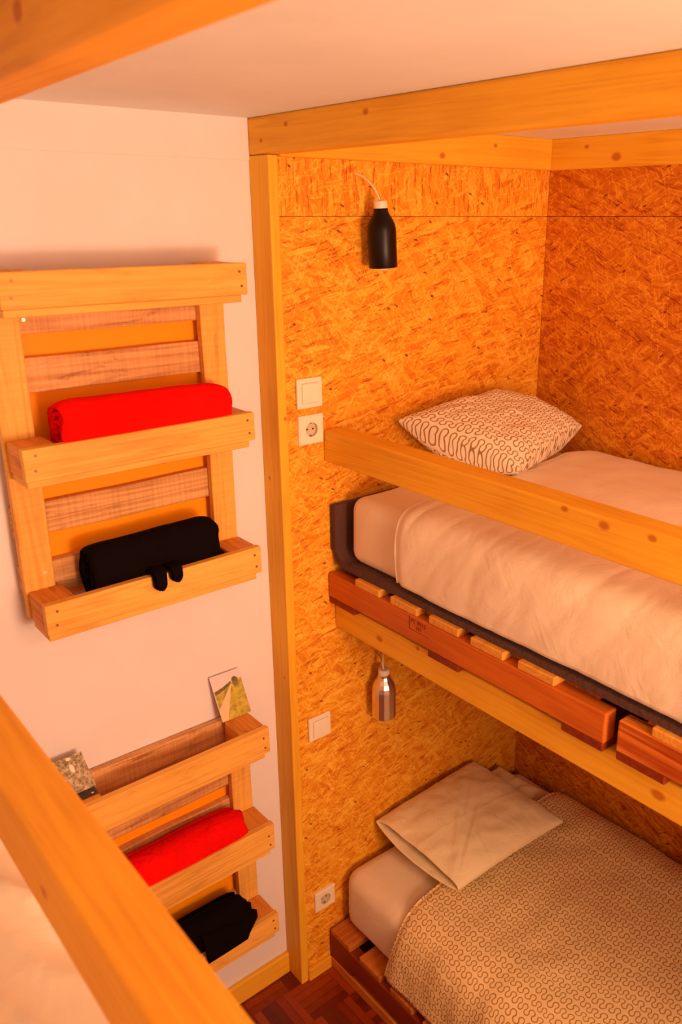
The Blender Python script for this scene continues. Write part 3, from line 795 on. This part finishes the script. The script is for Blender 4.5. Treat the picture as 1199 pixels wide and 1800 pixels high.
# loose corner of the cloth lying on the tray
g = []
for i in range(15):
    r = []
    for j in range(9):
        u, v = i/14, j/8
        x = 0.66+0.35*u; y = -0.052+0.07*v
        z = 1.598+0.028*math.sin(min(1, (1-u)*1.5)*math.pi/2)*(1-0.35*v)+0.004*fb(x*20, y*30)
        if u > 0.8: y = -0.052+0.07*v*(1-(u-0.8)*4.2)
        r.append(b2.verts.new((x, y, z)))
    g.append(r)
for a, c in zip(g, g[1:]):
    for j in range(8): b2.faces.new((a[j], a[j+1], c[j+1], c[j]))
me_t = D.meshes.new('t3'); b2.to_mesh(me_t); b2.free(); b_.from_mesh(me_t); D.meshes.remove(me_t)
add_roll('black rolled blanket on the bottom tray of the upper shelf, two tips over the rail', b_, m_black, 0.006)
b_ = roll(0.66, 0.955, -0.016, 0.462, 0.043, 0.070, m_black, seed=5.0, fringe=0.02)
b2 = bmesh.new()
g = []
for i in range(21):
    r = []
    for j in range(9):
        u, v = i/20, j/8
        x = 0.80+0.185*u+0.012*fb(v*5, 1.0)*u; y = -0.088+0.118*v
        z = 0.436+0.055*math.sin(math.pi*min(1, v*0.8+0.1))*(1-0.75*u)+0.012*fb(x*30, y*25, 4.0)*(1-0.3*u)+0.006
        if v < 0.12: z = 0.424-0.004*(1-u) if u < 0.72 else 0.436
        r.append(b2.verts.new((x, y+(0.04*(u-0.72)/0.28*(1-v) if u > 0.72 else 0), z)))
    g.append(r)
for a, c in zip(g, g[1:]):
    for j in range(8): b2.faces.new((a[j], a[j+1], c[j+1], c[j]))
me_t = D.meshes.new('t4'); b2.to_mesh(me_t); b2.free(); b_.from_mesh(me_t); D.meshes.remove(me_t)
add_roll('crumpled black blanket on the bottom tray of the lower shelf', b_, m_black, 0.006)

# ------------------------------------------------------------------ bottle lamps
def bottle_lamp(label, top, tilt, m_body, m_cap, hole, mount_side, facets=False):
    """bottle hung cap up, bottom open with a bulb; top = centre of the cap top"""
    T = Matrix.Translation(Vector(top)) @ Matrix.Rotation(tilt, 4, 'Y')
    t = thing('bottle_lamp', top, label, 'lamp', 'bottle lamps on the strand board')
    H = 0.165; r = 0.0375
    prof = [(0.0, -0.016), (0.016, -0.017), (0.019, -0.020), (0.019, -0.026), (0.0225, -0.034), (0.030, -0.046), (0.0355, -0.058), (r, -0.072),
            (r, -0.11), (r, -H+0.001), (r-0.0006, -H), (r-0.002, -H+0.001), (r-0.002, -0.075), (0.027, -0.046), (0.015, -0.03)]
    b_ = lathe(prof, 48 if not facets else 14); bmesh.ops.transform(b_, matrix=T, verts=b_.verts)
    o = link('shade', b_, m_body, parent=t, smooth=True)
    if facets:
        for p in o.data.polygons: p.use_smooth = False
    b_ = lathe([(0.0, 0.0), (0.0165, -0.0002), (0.0180, -0.0018), (0.0180, -0.018), (0.0155, -0.019), (0.0, -0.019)], 32)
    bmesh.ops.transform(b_, matrix=T, verts=b_.verts)
    link('cap', b_, m_cap, parent=t, smooth=False)
    b_ = lathe([(0.010, -0.06), (0.012, -0.09), (0.013, -0.115), (0.021, -0.135), (0.0245, -0.152), (0.020, -0.166), (0.010, -0.1715), (0.0, -0.1725)], 24)
    bmesh.ops.transform(b_, matrix=T, verts=b_.verts)
    link('bulb', b_, m_bulb, parent=t, smooth=True)
    tp = Vector(top)
    c = bez((tp.x-0.001, tp.y, tp.z-0.003), (tp.x-0.012, tp.y, tp.z+0.03), (hole[0]+0.02, -0.03, hole[1]-0.01), (hole[0], 0.003, hole[1]))
    link('cord', tube(c, 0.0028), m_cord, parent=t, smooth=True)
    # small wire hook that holds the shade off the board
    c2 = bez((tp.x+0.002, tp.y, tp.z-0.003), (tp.x+0.006, tp.y+0.01, tp.z+0.02), (tp.x+0.010, -0.02, tp.z+0.035), (tp.x+0.010, 0.002, tp.z+0.036))
    link('wire', tube(c2, 0.0012), m_nail, parent=t, smooth=True)
    return t
bottle_lamp('black bottle lamp with white cap on the upper bunk strand board', (1.466, -0.058, 2.456), -0.06, m_blackmetal, m_plastic, (1.425, 2.524), 0)
bottle_lamp('silver metal bottle lamp hanging below the upper bunk', (1.478, -0.058, 1.098), 0.0, m_alu, m_plastic, (1.497, 1.156), 0, facets=True)

# ------------------------------------------------------------------ switches and sockets
def switch(label, cx, cz, h=0.080):
    t = thing('light_switch', (cx, 0, cz-h/2), label, 'light switch', 'light switches')
    link('frame', B(cx-0.04, cx+0.04, -0.010, 0.0, cz-h/2, cz+h/2, bev=0.003, seg=2), m_plastic, parent=t)
    link('gap', B(cx-0.0265, cx+0.0275, -0.0107, -0.009, cz-0.0275, cz+0.0275, bev=0), m_plastic_d, parent=t)
    link('rocker', B(cx-0.0255, cx+0.0270, -0.0135, -0.010, cz-0.0262, cz+0.0262, bev=0.0015, seg=2), m_plastic, parent=t)
def socket(label, cx, cz, h=0.080):
    t = thing('wall_socket', (cx, 0, cz-h/2), label, 'socket', 'wall sockets')
    b_ = bmesh.new()
    # frame with a round well
    n = 40; R0 = 0.0195; outer = []; inner = []; well = []; floor_ = []
    for i in range(n):
        a = 2*math.pi*i/n; c, s_ = math.cos(a), math.sin(a)
        k = 0.037/max(abs(c), abs(s_)); kk = 0.04/max(abs(c), abs(s_))
        outer.append((b_.verts.new((cx+c*k, -0.010, cz+s_*k*h/0.08)), b_.verts.new((cx+c*kk, -0.007, cz+s_*kk*h/0.08)), b_.verts.new((cx+c*kk, 0, cz+s_*kk*h/0.08))))
        inner.append(b_.verts.new((cx+c*R0, -0.010, cz+s_*R0)))
    for i in range(n):
        j = (i+1) % n
        b_.faces.new((inner[i], outer[i][0], outer[j][0], inner[j]))
        b_.faces.new((outer[i][0], outer[i][1], outer[j][1], outer[j][0]))
        b_.faces.new((outer[i][1], outer[i][2], outer[j][2], outer[j][1]))
    bmesh.ops.recalc_face_normals(b_, faces=b_.faces)
    link('frame', b_, m_plastic, parent=t)
    b_ = lathe([(R0, 0.010), (R0-0.001, 0.0015), (0.0, 0.0014)], 40)
    bmesh.ops.transform(b_, matrix=Matrix.Translation((cx, 0, cz)) @ Matrix.Rotation(math.pi/2, 4, 'X'), verts=b_.verts)
    wl = link('well', b_, m_plastic_d, parent=t)
    for s_ in (-1, 1):
        link('pin_hole', cyl(bmesh.new(), (cx+s_*0.0095, -0.0018, cz), (0, 1, 0), 0.0026, 0.001, 12), m_hole, parent=wl)
        link('earth_clip', B(cx-0.0025, cx+0.0025, -0.008, -0.0012, cz+s_*0.0172-0.0012, cz+s_*0.0172+0.0012, bev=0.0004), m_nail, parent=wl)
switch('white light switch directly above the socket beside the upper bunk', 1.264, 1.978)
socket('white socket below the switch at the end of the upper guard rail', 1.266, 1.879)
switch('white light switch left of the silver bottle lamp', 1.266, 0.955, 0.078)
socket('white socket low beside the head of the lower mattress', 1.268, 0.299, 0.074)

# ------------------------------------------------------------------ postcards
m_sky = paint('printed_sky', (0.84, 0.66, 0.72), 0.12, 0.5, 20)
def blotch(name, a, c, sc):
    m, nt, b = new_mat(name)
    n = noise_n(nt, objco(nt), sc, 4, 0.65)
    nt.links.new(ramp(nt, n, [(0.38, a), (0.62, c)]), b.inputs['Base Color']); b.inputs['Roughness'].default_value = 0.5; return m
m_field = blotch('printed_field', (0.30, 0.26, 0.03), (0.62, 0.46, 0.05), 60)
m_tree = blotch('printed_trees', (0.10, 0.09, 0.02), (0.26, 0.20, 0.04), 90)
m_path = paint('printed_path', (0.90, 0.58, 0.34), 0.04, 0.5)
m_pebble = blotch('printed_pebbles', (0.16, 0.12, 0.06), (0.60, 0.46, 0.28), 110)
m_petal = paint('printed_white_petals', (0.92, 0.80, 0.66), 0.05, 0.5)
m_dark = blotch('printed_dark_scene', (0.008, 0.004, 0.004), (0.07, 0.04, 0.03), 90)
def card(name, label, o3, ux, uy, w, h, polys, mats, cat='postcard'):
    """flat printed card; polys = list of (points in 0..1, material index, layer)"""
    O = Vector(o3); U = Vector(ux).normalized(); V = Vector(uy).normalized(); N = U.cross(V).normalized()
    if N.y > 0: N = -N
    b_ = bmesh.new()
    def P(a, c, k=0): return O+U*(a*w)+V*(c*h)+N*k
    vs = [P(0, 0, -0.0003), P(1, 0, -0.0003), P(1, 1, -0.0003), P(0, 1, -0.0003), P(0, 0, 0.0002), P(1, 0, 0.0002), P(1, 1, 0.0002), P(0, 1, 0.0002)]
    vs = [b_.verts.new(v) for v in vs]
    for q in ((0, 3, 2, 1), (4, 5, 6, 7), (0, 1, 5, 4), (1, 2, 6, 5), (2, 3, 7, 6), (3, 0, 4, 7)): b_.faces.new([vs[i] for i in q])
    for pts, mi, k in polys:
        f = b_.faces.new([b_.verts.new(P(a, c, 0.0002+0.00012*k)) for a, c in pts]); f.material_index = mi
    return tag(link(name, b_, mats, o3), label, cat)
def blob(cx, cy, rx, ry, n=12, j=0.2, s=0):
    rr = random.Random(s); return [(cx+rx*math.cos(2*math.pi*i/n)*(1-j*rr.random()), cy+ry*math.sin(2*math.pi*i/n)*(1-j*rr.random())) for i in range(n)]
card('postcard', 'landscape postcard with green field and pale road, right end of the lower shelf', (0.962, 0.0292, 1.0815), (1, 0.0, -0.02), (-0.012, 0.040, 0.130), 0.094, 0.134,
     [([(0.02, 0.0), (0.98, 0.0), (0.98, 0.80), (0.6, 0.74), (0.02, 0.64)], 1, 1),
      ([(0.02, 0.58), (0.02, 0.665), (0.3, 0.71), (0.62, 0.79), (0.62, 0.72), (0.3, 0.64)], 2, 2),
      (blob(0.76, 0.76, 0.13, 0.12, 14, 0.25, 2), 2, 3),
      ([(0.0, 0.0), (0.20, 0.0), (0.62, 0.73), (0.60, 0.73), (0.0, 0.26)], 3, 4)], [m_sky, m_field, m_tree, m_path])
card('postcard', 'brown pebble postcard with pale petals, left end of the lower shelf', (0.480, -0.010, 1.0822), (1, 0, 0.01), (-0.008, 0.058, 0.072), 0.103, 0.092,
     [(blob(0.28, 0.72, 0.055, 0.11, 12, 0.1, 3), 1, 1), (blob(0.66, 0.66, 0.055, 0.13, 12, 0.1, 4), 1, 1), (blob(0.66, 0.93, 0.06, 0.05, 10, 0.1, 5), 1, 1), (blob(0.38, 0.42, 0.07, 0.05, 10, 0.1, 6), 1, 1)], [m_pebble, m_petal])
card('photo_card', 'small dark printed card lying flat before the pebble postcard', (0.518, -0.040, 1.0812), (1, 0.0, 0.0), (0.0, 1, 0.0), 0.060, 0.045,
     [(blob(0.8, 0.25, 0.06, 0.07, 8, 0.2, 7), 1, 1)], [m_dark, m_petal], 'card')

for o in D.objects:
    if '_org' in o: del o['_org']
